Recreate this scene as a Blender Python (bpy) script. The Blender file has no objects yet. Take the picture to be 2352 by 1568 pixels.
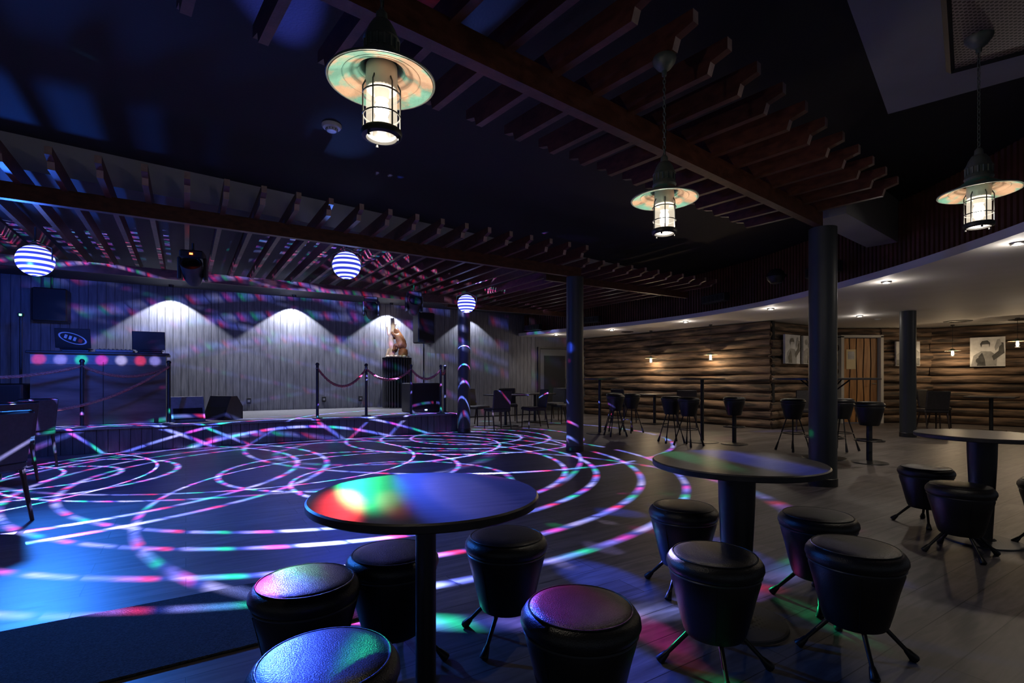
import bpy, math, random
from mathutils import Vector, Matrix, noise
random.seed(7)
scn = bpy.context.scene
D = bpy.data
pi = math.pi
scn.view_settings.view_transform = 'Standard'

# ------------------------------------------------------------ materials
def newmat(name):
    m = D.materials.new(name); m.use_nodes = True
    nt = m.node_tree; nt.nodes.clear()
    out = nt.nodes.new('ShaderNodeOutputMaterial')
    return m, nt, out
def pbr(name, c1, c2=None, rough=0.5, metal=0.0, nscale=6.0, stretch=(1,1,1), bump=0.0, bscale=40.0, emit=None, estr=0.0, detail=4.0, spec=0.5, coat=0.0, rvar=0.0, bstretch=None, lo=.35, hi=.65):
    m, nt, out = newmat(name)
    b = nt.nodes.new('ShaderNodeBsdfPrincipled')
    nt.links.new(b.outputs[0], out.inputs[0])
    b.inputs['Base Color'].default_value = (*c1, 1)
    b.inputs['Roughness'].default_value = rough
    b.inputs['Metallic'].default_value = metal
    b.inputs['Specular IOR Level'].default_value = spec
    b.inputs['Coat Weight'].default_value = coat
    tc = nt.nodes.new('ShaderNodeTexCoord')
    mp = nt.nodes.new('ShaderNodeMapping'); mp.inputs['Scale'].default_value = stretch
    nt.links.new(tc.outputs['Object'], mp.inputs['Vector'])
    if c2 is not None:
        n = nt.nodes.new('ShaderNodeTexNoise'); n.inputs['Scale'].default_value = nscale; n.inputs['Detail'].default_value = detail
        nt.links.new(mp.outputs[0], n.inputs['Vector'])
        r = nt.nodes.new('ShaderNodeValToRGB')
        r.color_ramp.elements[0].position = lo; r.color_ramp.elements[1].position = hi
        r.color_ramp.elements[0].color = (*c1, 1); r.color_ramp.elements[1].color = (*c2, 1)
        nt.links.new(n.outputs['Fac'], r.inputs[0]); nt.links.new(r.outputs[0], b.inputs['Base Color'])
    if bump > 0:
        n2 = nt.nodes.new('ShaderNodeTexNoise'); n2.inputs['Scale'].default_value = bscale; n2.inputs['Detail'].default_value = 3
        mp2 = nt.nodes.new('ShaderNodeMapping'); mp2.inputs['Scale'].default_value = bstretch or stretch
        nt.links.new(tc.outputs['Object'], mp2.inputs['Vector'])
        nt.links.new(mp2.outputs[0], n2.inputs['Vector'])
        bp = nt.nodes.new('ShaderNodeBump'); bp.inputs['Strength'].default_value = bump; bp.inputs['Distance'].default_value = 0.01
        nt.links.new(n2.outputs['Fac'], bp.inputs['Height']); nt.links.new(bp.outputs[0], b.inputs['Normal'])
    if emit:
        b.inputs['Emission Color'].default_value = (*emit, 1); b.inputs['Emission Strength'].default_value = estr
    return m
def emis(name, c, s):
    m, nt, out = newmat(name)
    e = nt.nodes.new('ShaderNodeEmission'); e.inputs[0].default_value = (*c, 1); e.inputs[1].default_value = s
    nt.links.new(e.outputs[0], out.inputs[0]); return m

def floor_mat():
    m, nt, out = newmat('vinyl_plank_floor')
    b = nt.nodes.new('ShaderNodeBsdfPrincipled'); nt.links.new(b.outputs[0], out.inputs[0])
    tc = nt.nodes.new('ShaderNodeTexCoord')
    mp = nt.nodes.new('ShaderNodeMapping'); mp.inputs['Rotation'].default_value = (0, 0, math.radians(-32.5))
    nt.links.new(tc.outputs['Object'], mp.inputs['Vector'])
    br = nt.nodes.new('ShaderNodeTexBrick'); br.offset = 0.37
    br.inputs['Color1'].default_value = (0.12, 0.106, 0.104, 1); br.inputs['Color2'].default_value = (0.18, 0.164, 0.16, 1)
    br.inputs['Mortar'].default_value = (0.03, 0.027, 0.026, 1)
    br.inputs['Scale'].default_value = 1.0; br.inputs['Mortar Size'].default_value = 0.0022
    br.inputs['Brick Width'].default_value = 1.25; br.inputs['Row Height'].default_value = 0.19
    nt.links.new(mp.outputs[0], br.inputs['Vector'])
    mp2 = nt.nodes.new('ShaderNodeMapping'); mp2.inputs['Scale'].default_value = (1.3, 11, 1)
    nt.links.new(mp.outputs[0], mp2.inputs['Vector'])
    n = nt.nodes.new('ShaderNodeTexNoise'); n.inputs['Scale'].default_value = 2.2; n.inputs['Detail'].default_value = 7; n.inputs['Distortion'].default_value = 0.9
    nt.links.new(mp2.outputs[0], n.inputs['Vector'])
    r = nt.nodes.new('ShaderNodeValToRGB'); r.color_ramp.elements[0].position = .3; r.color_ramp.elements[1].position = .72
    r.color_ramp.elements[0].color = (.42, .42, .42, 1); r.color_ramp.elements[1].color = (1.25, 1.22, 1.2, 1)
    nt.links.new(n.outputs['Fac'], r.inputs[0])
    mx = nt.nodes.new('ShaderNodeMix'); mx.data_type = 'RGBA'; mx.blend_type = 'MULTIPLY'; mx.inputs['Factor'].default_value = 1
    nt.links.new(br.outputs['Color'], mx.inputs['A']); nt.links.new(r.outputs[0], mx.inputs['B'])
    nt.links.new(mx.outputs['Result'], b.inputs['Base Color'])
    mr = nt.nodes.new('ShaderNodeMapRange'); mr.inputs['To Min'].default_value = .34; mr.inputs['To Max'].default_value = .48
    nt.links.new(n.outputs['Fac'], mr.inputs['Value']); nt.links.new(mr.outputs[0], b.inputs['Roughness'])
    bp = nt.nodes.new('ShaderNodeBump'); bp.inputs['Strength'].default_value = .25; bp.inputs['Distance'].default_value = .003
    nt.links.new(br.outputs['Fac'], bp.inputs['Height']); bp.invert = True
    nt.links.new(bp.outputs[0], b.inputs['Normal'])
    return m

def perforated(name, c, hole, scale):
    m, nt, out = newmat(name)
    b = nt.nodes.new('ShaderNodeBsdfPrincipled'); nt.links.new(b.outputs[0], out.inputs[0])
    b.inputs['Metallic'].default_value = .7; b.inputs['Roughness'].default_value = .45
    tc = nt.nodes.new('ShaderNodeTexCoord'); v = nt.nodes.new('ShaderNodeTexVoronoi'); v.inputs['Scale'].default_value = scale; v.inputs['Randomness'].default_value = 0.0
    nt.links.new(tc.outputs['Object'], v.inputs['Vector'])
    r = nt.nodes.new('ShaderNodeValToRGB'); r.color_ramp.elements[0].position = .3; r.color_ramp.elements[1].position = .4
    r.color_ramp.elements[0].color = (*hole, 1); r.color_ramp.elements[1].color = (*c, 1)
    nt.links.new(v.outputs['Distance'], r.inputs[0]); nt.links.new(r.outputs[0], b.inputs['Base Color'])
    return m

MT = {}
MT['floor'] = floor_mat()
MT['leather'] = pbr('black_leather', (.011,.011,.012), (.017,.017,.019), rough=.32, nscale=30, bump=.2, bscale=260)
MT['body'] = pbr('black_vinyl', (.006,.006,.0065), (.010,.010,.011), rough=.42, bump=.1, bscale=200)
MT['piping'] = pbr('piping', (.06,.065,.07), rough=.35)
MT['legmetal'] = pbr('black_metal', (.012,.012,.013), (.02,.02,.02), rough=.36, metal=.3)
MT['tabletop'] = pbr('dark_oak_laminate', (.034,.031,.031), (.065,.058,.056), rough=.34, nscale=5, stretch=(1,9,1), bump=.05, bscale=30)
MT['tedge'] = pbr('table_edge', (.022,.020,.02), (.04,.036,.035), rough=.4, nscale=20)
MT['pole'] = pbr('powdercoat', (.014,.015,.017), (.018,.019,.022), rough=.42, nscale=60)
MT['perf'] = perforated('perforated_base', (.08,.08,.08), (.004,.004,.004), 42)
MT['column'] = pbr('column_paint', (.034,.040,.046), (.040,.046,.052), rough=.45, nscale=3)
MT['rafter'] = pbr('red_brown_timber', (.055,.017,.010), (.105,.034,.020), rough=.42, nscale=4, stretch=(3,3,6), bump=.12, bscale=20)
MT['endgrain_lit'] = pbr('timber_end_grain_lit', (.32,.22,.20), (.42,.30,.27), rough=.5, nscale=20)  # pale end grain, with light caught on near rafter tips put into the colour
MT['ceiling'] = pbr('black_ceiling', (.004,.0044,.005), (.0065,.007,.008), rough=.75, nscale=2, bump=.15, bscale=60)
MT['stceil'] = pbr('stage_ceiling_grey', (.028,.031,.038), (.038,.041,.048), rough=.7, nscale=2)
MT['bulk'] = pbr('grey_bulkhead', (.40,.40,.41), (.46,.46,.47), rough=.8, nscale=2)
MT['slab'] = pbr('grey_plaster', (.20,.20,.21), (.23,.23,.24), rough=.8, nscale=2)
MT['soffit'] = pbr('soffit_white', (.68,.66,.64), (.72,.70,.68), rough=.65, nscale=2)
MT['boards'] = pbr('grey_boards', (.11,.115,.14), (.18,.185,.215), rough=.6, nscale=3, stretch=(8,1,.8), bump=.25, bscale=14)
MT['boardsdark'] = pbr('riser_boards', (.045,.045,.055), (.075,.075,.09), rough=.5, nscale=3, stretch=(8,1,.8), bump=.2, bscale=14)
MT['gap'] = pbr('dark_gap', (.008,.008,.01), rough=.9)
MT['stagetop'] = pbr('stage_carpet', (.12,.12,.13), (.17,.17,.18), rough=.85, nscale=40)
MT['log'] = pbr('weathered_logs', (.028,.019,.014), (.22,.14,.09), rough=.75, nscale=1.5, stretch=(1.0,7,9), detail=10, bump=.9, bscale=5, bstretch=(1,6,9), lo=.40, hi=.64)
MT['slat'] = pbr('slat_timber', (.09,.032,.02), (.14,.05,.03), rough=.55, nscale=5)
MT['verd'] = pbr('verdigris_copper', (.09,.22,.17), (.30,.19,.12), rough=.6, metal=.2, nscale=11, detail=12, bump=.3, bscale=50, lo=.44, hi=.54)
MT['verddk'] = pbr('aged_bronze', (.07,.10,.09), (.13,.13,.11), rough=.5, metal=.3, nscale=25)
MT['cage'] = pbr('lamp_cage', (.03,.03,.03), rough=.45, metal=.5)
MT['bulb'] = emis('bulb_glow', (1,.90,.74), 40)
MT['bulbs'] = emis('small_bulb_glow', (1,.80,.52), 18)
MT['dl'] = emis('downlight_glow', (1,.86,.66), 35)
MT['ballw'] = emis('ball_led', (.42,.50,1), 2.6)
MT['ballb'] = pbr('ball_band', (.015,.02,.10), rough=.3, emit=(.05,.07,.9), estr=.7)
MT['black'] = pbr('black_plastic', (.012,.012,.013), (.018,.018,.019), rough=.42, nscale=20)
MT['grille'] = perforated('speaker_grille', (.03,.03,.032), (.003,.003,.003), 120)
MT['hatch'] = perforated('hatch_mesh', (.34,.29,.29), (.06,.05,.05), 45)
MT['ledb'] = emis('led_blue', (.2,.35,1), 20)
MT['ledr'] = emis('led_red', (1,.1,.02), 15)
MT['ledg'] = emis('led_green', (.1,1,.45), 10)
MT['white'] = pbr('white_plastic', (.6,.6,.58), rough=.4)
MT['frame'] = pbr('door_frame_white', (.6,.58,.52), rough=.5)
MT['doorwood'] = pbr('varnished_pine', (.35,.16,.055), (.55,.28,.10), rough=.45, nscale=2.5, stretch=(6,1,.7), detail=6)
MT['doorgrey'] = pbr('grey_door', (.06,.063,.07), rough=.5)
MT['booth'] = pbr('booth_wood', (.05,.036,.032), (.16,.125,.115), rough=.35, nscale=2, stretch=(.6,1,3), detail=8)
MT['rope'] = pbr('red_rope', (.26,.07,.06), (.46,.17,.12), rough=.7, nscale=60)
MT['carpet'] = pbr('entrance_mat', (.010,.011,.014), (.035,.037,.046), rough=.95, nscale=130, bump=1, bscale=160)
MT['bear'] = pbr('carved_bear_wood', (.16,.06,.025), (.30,.13,.055), rough=.5, nscale=9, bump=.5, bscale=45)
MT['birch'] = pbr('carved_pale_wood', (.55,.42,.30), (.75,.62,.48), rough=.6, nscale=8, bump=.4, bscale=25)
MT['ped'] = pbr('pedestal_black', (.03,.03,.033), rough=.42)
MT['photo_l'] = pbr('photo_light', (.42,.42,.42), (.62,.62,.62), rough=.5, nscale=5)
MT['photo_m'] = pbr('photo_mid', (.18,.18,.18), (.28,.28,.28), rough=.5, nscale=8)
MT['photo_d'] = pbr('photo_dark', (.02,.02,.02), (.06,.06,.06), rough=.5, nscale=10)
MT['paper'] = pbr('paper_notice', (.75,.62,.35), (.8,.68,.42), rough=.6, nscale=4)
MT['red'] = pbr('sticker_red', (.6,.05,.03), rough=.4)
MT['steel'] = pbr('steel', (.3,.3,.3), rough=.3, metal=.9)
MT['chair'] = pbr('chair_upholstery', (.022,.020,.022), (.035,.03,.033), rough=.55, nscale=30)
MT['chairwood'] = pbr('chair_wood', (.035,.022,.016), rough=.4)
MT['greybox'] = pbr('grey_monitor', (.20,.20,.21), (.25,.25,.26), rough=.6, nscale=20)
mg, nt, out = newmat('lamp_glass')
t = nt.nodes.new('ShaderNodeBsdfTransparent'); e = nt.nodes.new('ShaderNodeEmission'); e.inputs[0].default_value = (1,.86,.66,1); e.inputs[1].default_value = 1.3
g = nt.nodes.new('ShaderNodeBsdfGlossy'); g.inputs['Roughness'].default_value = .1
m1 = nt.nodes.new('ShaderNodeMixShader'); m1.inputs[0].default_value = .38
m2 = nt.nodes.new('ShaderNodeMixShader'); m2.inputs[0].default_value = .06
nt.links.new(t.outputs[0], m1.inputs[1]); nt.links.new(e.outputs[0], m1.inputs[2])
nt.links.new(m1.outputs[0], m2.inputs[1]); nt.links.new(g.outputs[0], m2.inputs[2]); nt.links.new(m2.outputs[0], out.inputs[0])
MT['glass'] = mg

# ------------------------------------------------------------ mesh builder
class MB:
    def __init__(s): s.v = []; s.f = []; s.m = []; s.mats = []
    def mi(s, k):
        if k not in s.mats: s.mats.append(k)
        return s.mats.index(k)
    def add(s, vs, fs, k, M=None):
        o = len(s.v)
        if M is not None: vs = [M @ Vector(v) for v in vs]
        s.v += [tuple(v) for v in vs]
        s.f += [tuple(a + o for a in f) for f in fs]
        if isinstance(k, list): s.m += [s.mi(q) for q in k]
        else: s.m += [s.mi(k)] * len(fs)
    def box(s, c, d, k, rz=0, M=None):
        x, y, z = d[0]/2, d[1]/2, d[2]/2
        vs = [(a*x, b*y, e*z) for e in (-1, 1) for b in (-1, 1) for a in (-1, 1)]
        T = Matrix.Translation(c) @ Matrix.Rotation(rz, 4, 'Z')
        if M is not None: T = M @ T
        s.add(vs, [(0,2,3,1),(4,5,7,6),(0,1,5,4),(2,6,7,3),(0,4,6,2),(1,3,7,5)], k, T)
    def bbox(s, c, d, k, b=.01, M=None):
        x, y, z = d[0]/2, d[1]/2, d[2]/2
        def ring(xx, yy, zz): return [(-xx+b,-yy,zz),(xx-b,-yy,zz),(xx,-yy+b,zz),(xx,yy-b,zz),(xx-b,yy,zz),(-xx+b,yy,zz),(-xx,yy-b,zz),(-xx,-yy+b,zz)]
        rs = [ring(x-b,y-b,-z), ring(x,y,-z+b), ring(x,y,z-b), ring(x-b,y-b,z)]
        vs = [v for r in rs for v in r]; fs = [tuple(range(7,-1,-1)), tuple(range(24,32))]
        for i in range(3):
            for j in range(8): fs.append((i*8+j, i*8+(j+1)%8, (i+1)*8+(j+1)%8, (i+1)*8+j))
        T = Matrix.Translation(c)
        if M is not None: T = M @ T
        s.add(vs, fs, k, T)
    def lathe(s, prof, k, c=(0,0,0), seg=32, M=None, cap=True):
        vs = []; fs = []
        for r, z in prof:
            for j in range(seg):
                a = 2*pi*j/seg; vs.append((r*math.cos(a), r*math.sin(a), z))
        for i in range(len(prof)-1):
            for j in range(seg): fs.append((i*seg+j, i*seg+(j+1)%seg, (i+1)*seg+(j+1)%seg, (i+1)*seg+j))
        if cap:
            if prof[0][0] > 1e-5: fs.append(tuple(range(seg-1,-1,-1)))
            if prof[-1][0] > 1e-5: fs.append(tuple(range((len(prof)-1)*seg, len(prof)*seg)))
        T = Matrix.Translation(c)
        if M is not None: T = M @ T
        s.add(vs, fs, k, T)
    def tube(s, pts, r, k, seg=8, M=None, closed=False):
        pts = [Vector(p) for p in pts]; n = len(pts)
        rs = r if isinstance(r, (list, tuple)) else [r]*n
        vs = []; fs = []; up = None
        for i, p in enumerate(pts):
            if closed: t = pts[(i+1) % n] - pts[i-1]
            else: t = pts[min(i+1, n-1)] - pts[max(i-1, 0)]
            t.normalize()
            if up is None:
                up = Vector((0,0,1)) if abs(t.z) < .9 else Vector((1,0,0))
            a = t.cross(up).normalized(); b = a.cross(t).normalized(); up = b
            for j in range(seg):
                th = 2*pi*j/seg; vs.append(p + (a*math.cos(th) + b*math.sin(th))*rs[i])
        for i in range(n if closed else n-1):
            i2 = (i+1) % n
            for j in range(seg): fs.append((i*seg+j, i*seg+(j+1)%seg, i2*seg+(j+1)%seg, i2*seg+j))
        if not closed:
            fs.append(tuple(range(seg-1,-1,-1))); fs.append(tuple(range((n-1)*seg, n*seg)))
        s.add(vs, fs, k, M)
    def torus(s, c, R, r, k, seg=28, ms=6, M=None, sx=1, sy=1):
        T = Matrix.Translation(c)
        if M is not None: T = T @ M
        s.tube([(R*sx*math.cos(2*pi*i/seg), R*sy*math.sin(2*pi*i/seg), 0) for i in range(seg)], r, k, ms, T, True)
    def mesh(s, name, smooth=True, ang=35):
        me = D.meshes.new(name); me.from_pydata(s.v, [], s.f)
        for k in s.mats: me.materials.append(MT[k])
        me.polygons.foreach_set('material_index', s.m)
        if smooth:
            me.polygons.foreach_set('use_smooth', [True]*len(s.f))
            me.update()
            me.set_sharp_from_angle(angle=math.radians(ang))
        me.update(); return me
    def obj(s, name, loc=(0,0,0), rz=0, smooth=True, ang=35):
        o = D.objects.new(name, s.mesh(name, smooth, ang)); o.location = loc; o.rotation_euler = (0,0,rz)
        scn.collection.objects.link(o); return o
def inst(name, me, loc, rz=0):
    o = D.objects.new(name, me); o.location = loc; o.rotation_euler = (0,0,rz)
    scn.collection.objects.link(o); return o

# ------------------------------------------------------------ lights
def light(kind, name, loc, col, en, parent=None, tgt=None, size=.02, ang=60, blend=.3):
    l = D.lights.new(name, kind); l.color = col; l.energy = en
    if kind in ('POINT','SPOT'): l.shadow_soft_size = size
    if kind == 'SPOT': l.spot_size = math.radians(ang); l.spot_blend = blend
    o = D.objects.new(name, l); scn.collection.objects.link(o)
    M = Matrix.Translation(loc)
    if tgt is not None:
        d = Vector(tgt) - Vector(loc); M = M @ d.to_track_quat('-Z', 'Y').to_matrix().to_4x4()
    if parent:
        bpy.context.view_layer.update()
        o.parent = parent; o.matrix_parent_inverse = parent.matrix_world.inverted()
    o.matrix_world = M
    return o

# ------------------------------------------------------------ frames
SA = math.radians(32.5); SU = (math.cos(SA), math.sin(SA)); SO = (-1.175, 10.9)
def SG(s, t, z=0): return (SO[0]+s*SU[0]-t*SU[1], SO[1]+s*SU[1]+t*SU[0], z)
PA_ = math.radians(39); PU = (math.cos(PA_), math.sin(PA_)); PB = (3.29, 5.42)
def PG(s, t, z=0): return (PB[0]+s*PU[0]-t*PU[1], PB[1]+s*PU[1]+t*PU[0], z)
SLOC = (SO[0], SO[1], 0)

# ------------------------------------------------------------ shell
b = MB(); b.add([(-16,-4,0),(18,-4,0),(18,20,0),(-16,20,0)], [(0,1,2,3)], 'floor'); b.obj('floor', smooth=False)
CZ = 3.4
b = MB(); b.box((1, 8, CZ+.05), (34, 24, .1), 'ceiling'); b.obj('ceiling', smooth=False)
P0 = Vector((-4.7, 4.7)); U2 = Vector(PU)
La = P0 - U2*9; Lb = P0 + U2*11.0
SC = 3.08
pts = [La, Lb, Vector(SG(5.2,3.45)[:2]), Vector(SG(-12,3.45)[:2])]
b = MB()
b.add([(p.x,p.y,SC) for p in pts], [(3,2,1,0)], 'stceil')
b.obj('ceiling_stage', smooth=False)
b = MB()
b.add([(La.x,La.y,SC),(Lb.x,Lb.y,SC),(Lb.x,Lb.y,CZ),(La.x,La.y,CZ)], [(0,1,2,3)], 'bulk')
b.obj('trim_1', smooth=False)

# stage wall of vertical boards
b = MB()
b.box((-3.5, 3.36, 1.6), (17, .06, 3.2), 'gap')
s = -12.0
while s < 4.9:
    w = .134
    b.box((s+w/2, 3.32+random.uniform(-.002,.002), 1.58), (w, .03, 3.1), 'boards'); s += .141
b.obj('wall_stage', SLOC, SA, smooth=False)
# stage
b = MB()
b.box((-5.6, 1.64, .19), (11.2, 3.2, .36), 'gap')
b.box((-5.6, 1.62, .375), (11.24, 3.28, .03), 'stagetop')
s = -11.2
while s < -.02:
    b.box((s+.065, .03, .18), (.13, .02, .355), 'boardsdark'); s += .137
t = .08
while t < 3.2:
    b.box((.0, t+.065, .18), (.02, .13, .355), 'boardsdark'); t += .137
b.obj('stage', SLOC, SA, smooth=False)
b = MB(); b.box((-11.4, 0, 1.6), (.1, 6.6, 3.2), 'boardsdark'); b.obj('wall_left', SLOC, SA, smooth=False)
b = MB()
for (s, z) in ((-3.65,.62),(-1.1,.62),(-2.0,.62)):
    b.bbox((s, 3.29, z), (.09,.03,.13), 'black', .006); b.box((s,3.272,z),(.05,.004,.05),'greybox')
b.obj('wall_socket', SLOC, SA)

# corridor wall w/ grey door
gx0, gy0, gx1, gy1 = .80, 16.05, 2.36, 16.5
ga = math.atan2(gy1-gy0, gx1-gx0)
b = MB(); b.box((.8,.05,1.2),(1.75,.1,2.5),'boardsdark')
b.obj('wall_corridor', (gx0,gy0,0), ga, smooth=False)
b = MB(); b.box((.55,-.03,1.03),(.95,.05,2.04),'doorgrey'); b.box((.55,-.065,1.0),(.7,.02,1.7),'gap')
b.box((.03,-.03,1.05),(.06,.08,2.1),'black'); b.box((1.07,-.03,1.05),(.06,.08,2.1),'black'); b.box((.55,-.03,2.1),(1.1,.08,.06),'black')
b.box((.93,-.09,1.05),(.02,.05,.18),'steel')
b.obj('door_1', (gx0,gy0,0), ga, smooth=False)

# ------------------------------------------------------------ log walls
def logwall(name, p0, p1, z0=0.0, z1=2.42, ends=0.0, seed=0):
    p0 = Vector(p0); p1 = Vector(p1); d = p1-p0; L = d.length; a = math.atan2(d.y, d.x)
    b = MB(); b.box((L/2, .1, (z0+z1)/2), (L, .1, z1-z0), 'gap')
    h = .2; n = int(round((z1-z0)/h)); h = (z1-z0)/n
    for i in range(n):
        zc = z0 + (i+.5)*h; x0 = -ends*(1 if i % 2 == 0 else .85); nx = max(3, int((L-x0)/.1)); vs = []; fs = []
        off = random.uniform(-.03,.03)
        for j in range(nx+1):
            x = x0 + (L-x0)*j/nx
            k = noise.noise(Vector((x*.8, i*3.1+seed, 0)))*.04 + noise.noise(Vector((x*3.5, i*7.7+seed, 4)))*.02
            dz = noise.noise(Vector((x*.7, i*2.3+seed, 9)))*.03
            for q in range(9):
                th = -pi/2 + pi*q/8
                rr = (h*.52) + k + noise.noise(Vector((x*3.5, q*.8+i*5, seed)))*.022
                vs.append((x, .05 - math.cos(th)*rr*.85 + off, zc + dz*(0<i<n-1) + math.sin(th)*h*.51))
        for j in range(nx):
            for q in range(8): fs.append((j*9+q, (j+1)*9+q, (j+1)*9+q+1, j*9+q+1))
        fs.append(tuple(range(8,-1,-1)))
        b.add(vs, fs, 'log')
    return b.obj(name, (p0.x,p0.y,0), a, ang=60)
logwall('wall_logs_side', (2.36,16.5), (5.78,11.42), seed=1)
logwall('wall_logs_corner', (5.86,11.50), (8.30,13.1), ends=.12, seed=2)
logwall('wall_logs_back', (9.42,13.1), (10.75,13.1), seed=3)
logwall('wall_logs_header', (8.30,13.1), (9.42,13.1), z0=2.22, seed=5)
logwall('wall_logs_right', (10.7,13.1), (14.2,9.6), seed=4)
# wooden door
b = MB()
for x,w in ((8.36,.07),(9.36,.07)): b.box((x,13.02,1.1),(w,.16,2.2),'frame')
b.box((8.86,13.02,2.2),(1.07,.16,.06),'frame')
x = 8.42
for i in range(5):
    w = .165; vs = []; fs = []; n = 16
    for j in range(n+1):
        z = .02+2.13*j/n; o1 = .012*math.sin(z*4+i*2); o2 = .012*math.sin(z*4+(i+1)*2)
        vs += [(x+.006+o1*(i>0), 13.03, z),(x+w-.006+o2*(i<4), 13.03, z)]
    for j in range(n): fs.append((2*j,2*j+1,2*j+3,2*j+2))
    b.add(vs, fs, 'doorwood'); x += w+.012
b.box((8.86,13.06,1.09),(.9,.02,2.14),'gap')
b.tube([(9.22,13.02,1.0),(9.22,12.97,1.0),(9.12,12.97,1.0)], .01, 'steel')
b.box((8.62,13.02,1.62),(.24,.012,.5),'paper'); b.box((8.62,13.013,1.72),(.17,.004,.2),'photo_l')
b.obj('door_2', smooth=False)

# ------------------------------------------------------------ curved soffit
E = [(-.45,16.4),(0.19,15.7),(1.2,14.5),(2.54,13.06),(3.79,11.17),(4.55,9.06),(4.76,6.6),(4.56,4.56),(4.15,3.4),(3.3,2.0),(2.0,.6)]
def catmull(P, n=8):
    o = []
    for i in range(1, len(P)-2):
        a,b_,c,d = [Vector(q) for q in P[i-1:i+3]]
        for k in range(n):
            t = k/n
            o.append(.5*((2*b_)+(-a+c)*t+(2*a-5*b_+4*c-d)*t*t+(-a+3*b_-3*c+d)*t**3))
    o.append(Vector(P[-2])); return o
C = catmull(E, 10)
ZS = 2.43
b = MB()
poly = C + [Vector((17,2.0)), Vector((17,18)), Vector((.3,18))]
n = len(poly)
b.add([(p.x,p.y,ZS) for p in poly], [tuple(range(n))], 'soffit')
vs = [(p.x,p.y,ZS) for p in C] + [(p.x,p.y,ZS+.09) for p in C]; m = len(C)
b.add(vs, [(i,i+1,m+i+1,m+i) for i in range(m-1)], 'soffit')
def offs(P, d):
    o = []
    for i,p in enumerate(P):
        t = (P[min(i+1,len(P)-1)]-P[max(i-1,0)]).normalized(); o.append(p + Vector((-t.y, t.x))*d)
    return o
Ci = offs(C, .22)
vs = [(p.x,p.y,ZS+.09) for p in C] + [(p.x,p.y,ZS+.09) for p in Ci]
b.add(vs, [(i,i+1,m+i+1,m+i) for i in range(m-1)], 'soffit')
b.obj('ceiling_soffit', ang=40)
b = MB()
Cb = offs(C, .24)
vs = [(p.x,p.y,ZS+.09) for p in Cb] + [(p.x,p.y,CZ) for p in Cb]
b.add(vs, [(i,i+1,m+i+1,m+i) for i in range(m-1)], 'gap')
acc = 0.0
for i in range(m-1):
    p, q = Ci[i], Ci[i+1]; L = (q-p).length; d = (q-p)/L; a = math.atan2(d.y,d.x)
    while acc < L:
        c = p + d*acc; b.box((c.x,c.y,(ZS+.09+CZ)/2), (.042,.03,CZ-ZS-.1), 'slat', rz=a); acc += .075
    acc -= L
b.obj('wall_slats', smooth=False)
DLs = [(4.85,4.91),(5.03,6.88),(4.80,9.5),(3.96,11.67),(2.65,13.6),(1.3,15.1),(7.2,10.6),(9.0,8.2)]
for i,(x,y) in enumerate(DLs):
    b = MB(); b.lathe([(.0,.0),(.04,.0)], 'dl', (0,0,-.022), 20, cap=False); b.lathe([(.041,-.022),(.06,-.014),(.066,0)], 'steel', seg=20, cap=False)
    o = b.obj('recessed_downlight', (x,y,ZS-.001))
    light('SPOT','downlight_beam',(x,y,ZS-.05),(1,.86,.70), 34, o, (x,y,0), .03, 150, .9)
    light('POINT','soffit_fill',(x,y,ZS-.12),(1,.90,.80), 3.0, o, size=.03)  # extra point light, added to brighten the soffit around the fitting
for (x,y,r) in ((10.1,11.6,.25),(11.2,11.2,.25),(8.0,11.2,.06),(3.2,14.2,.16)):
    b = MB(); b.lathe([(0,-.02),(r*.3,-.02),(r*.35,-.005),(r*.6,-.005),(r*.65,-.02),(r,-.012),(r*1.05,0)], 'black' if r>.1 else 'white')
    b.obj('ceiling_diffuser' if r>.1 else 'smoke_detector', (x,y,ZS))

# ceiling slab top right, with hatch
b = MB()
pl = [(2.60,3.54),(3.95,2.36),(3.6,-1.0),(0.6,-1.0),(1.05,1.86),(1.615,2.47)]
n = len(pl)
vs = [(x,y,2.95) for x,y in pl]+[(x,y,CZ) for x,y in pl]
b.add(vs, [tuple(range(n))]+[(i,(i+1)%n,n+(i+1)%n,n+i) for i in range(n)], 'slab')
b.obj('ceiling_slab', smooth=False)
b = MB()
h0 = Vector((2.59,3.02)); dx = Vector((.25,-.18)).normalized(); dy = Vector((-.51,-.57)).normalized()
def hq(a, c, z): p = h0 + dx*a + dy*c; return (p.x,p.y,z)
b.add([hq(0,0,2.935),hq(1.1,0,2.935),hq(1.1,1.0,2.935),hq(0,1.0,2.935)], [(0,1,2,3)], 'hatch')
for (a0,c0,a1,c1) in ((0,0,1.1,.0),(0,0,0,1.0),(1.1,0,1.1,1.0),(0,1,1.1,1)):
    b.tube([hq(a0,c0,2.94),hq(a1,c1,2.94)], .022, 'black', 4)
b.obj('ceiling_hatch', smooth=False)

b = MB(); b.box((1.05,.0,3.13),(1.8,.34,.54),'slab'); b.obj('ceiling_beam', (PB[0],PB[1],0), PA_, smooth=False)

# ------------------------------------------------------------ columns
def column(x, y, h, r=.132):
    b = MB(); b.lathe([(r,0),(r,h)], 'column', seg=48); b.lathe([(r+.006,0),(r+.006,.08),(r,.085)], 'black', seg=48, cap=False)
    return b.obj('column', (x,y,0))
column(.98,7.98,2.70); column(3.29,5.42,2.71); column(7.67,9.92,ZS)
cD = SG(.08,-.18); column(cD[0],cD[1],2.70)

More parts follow.
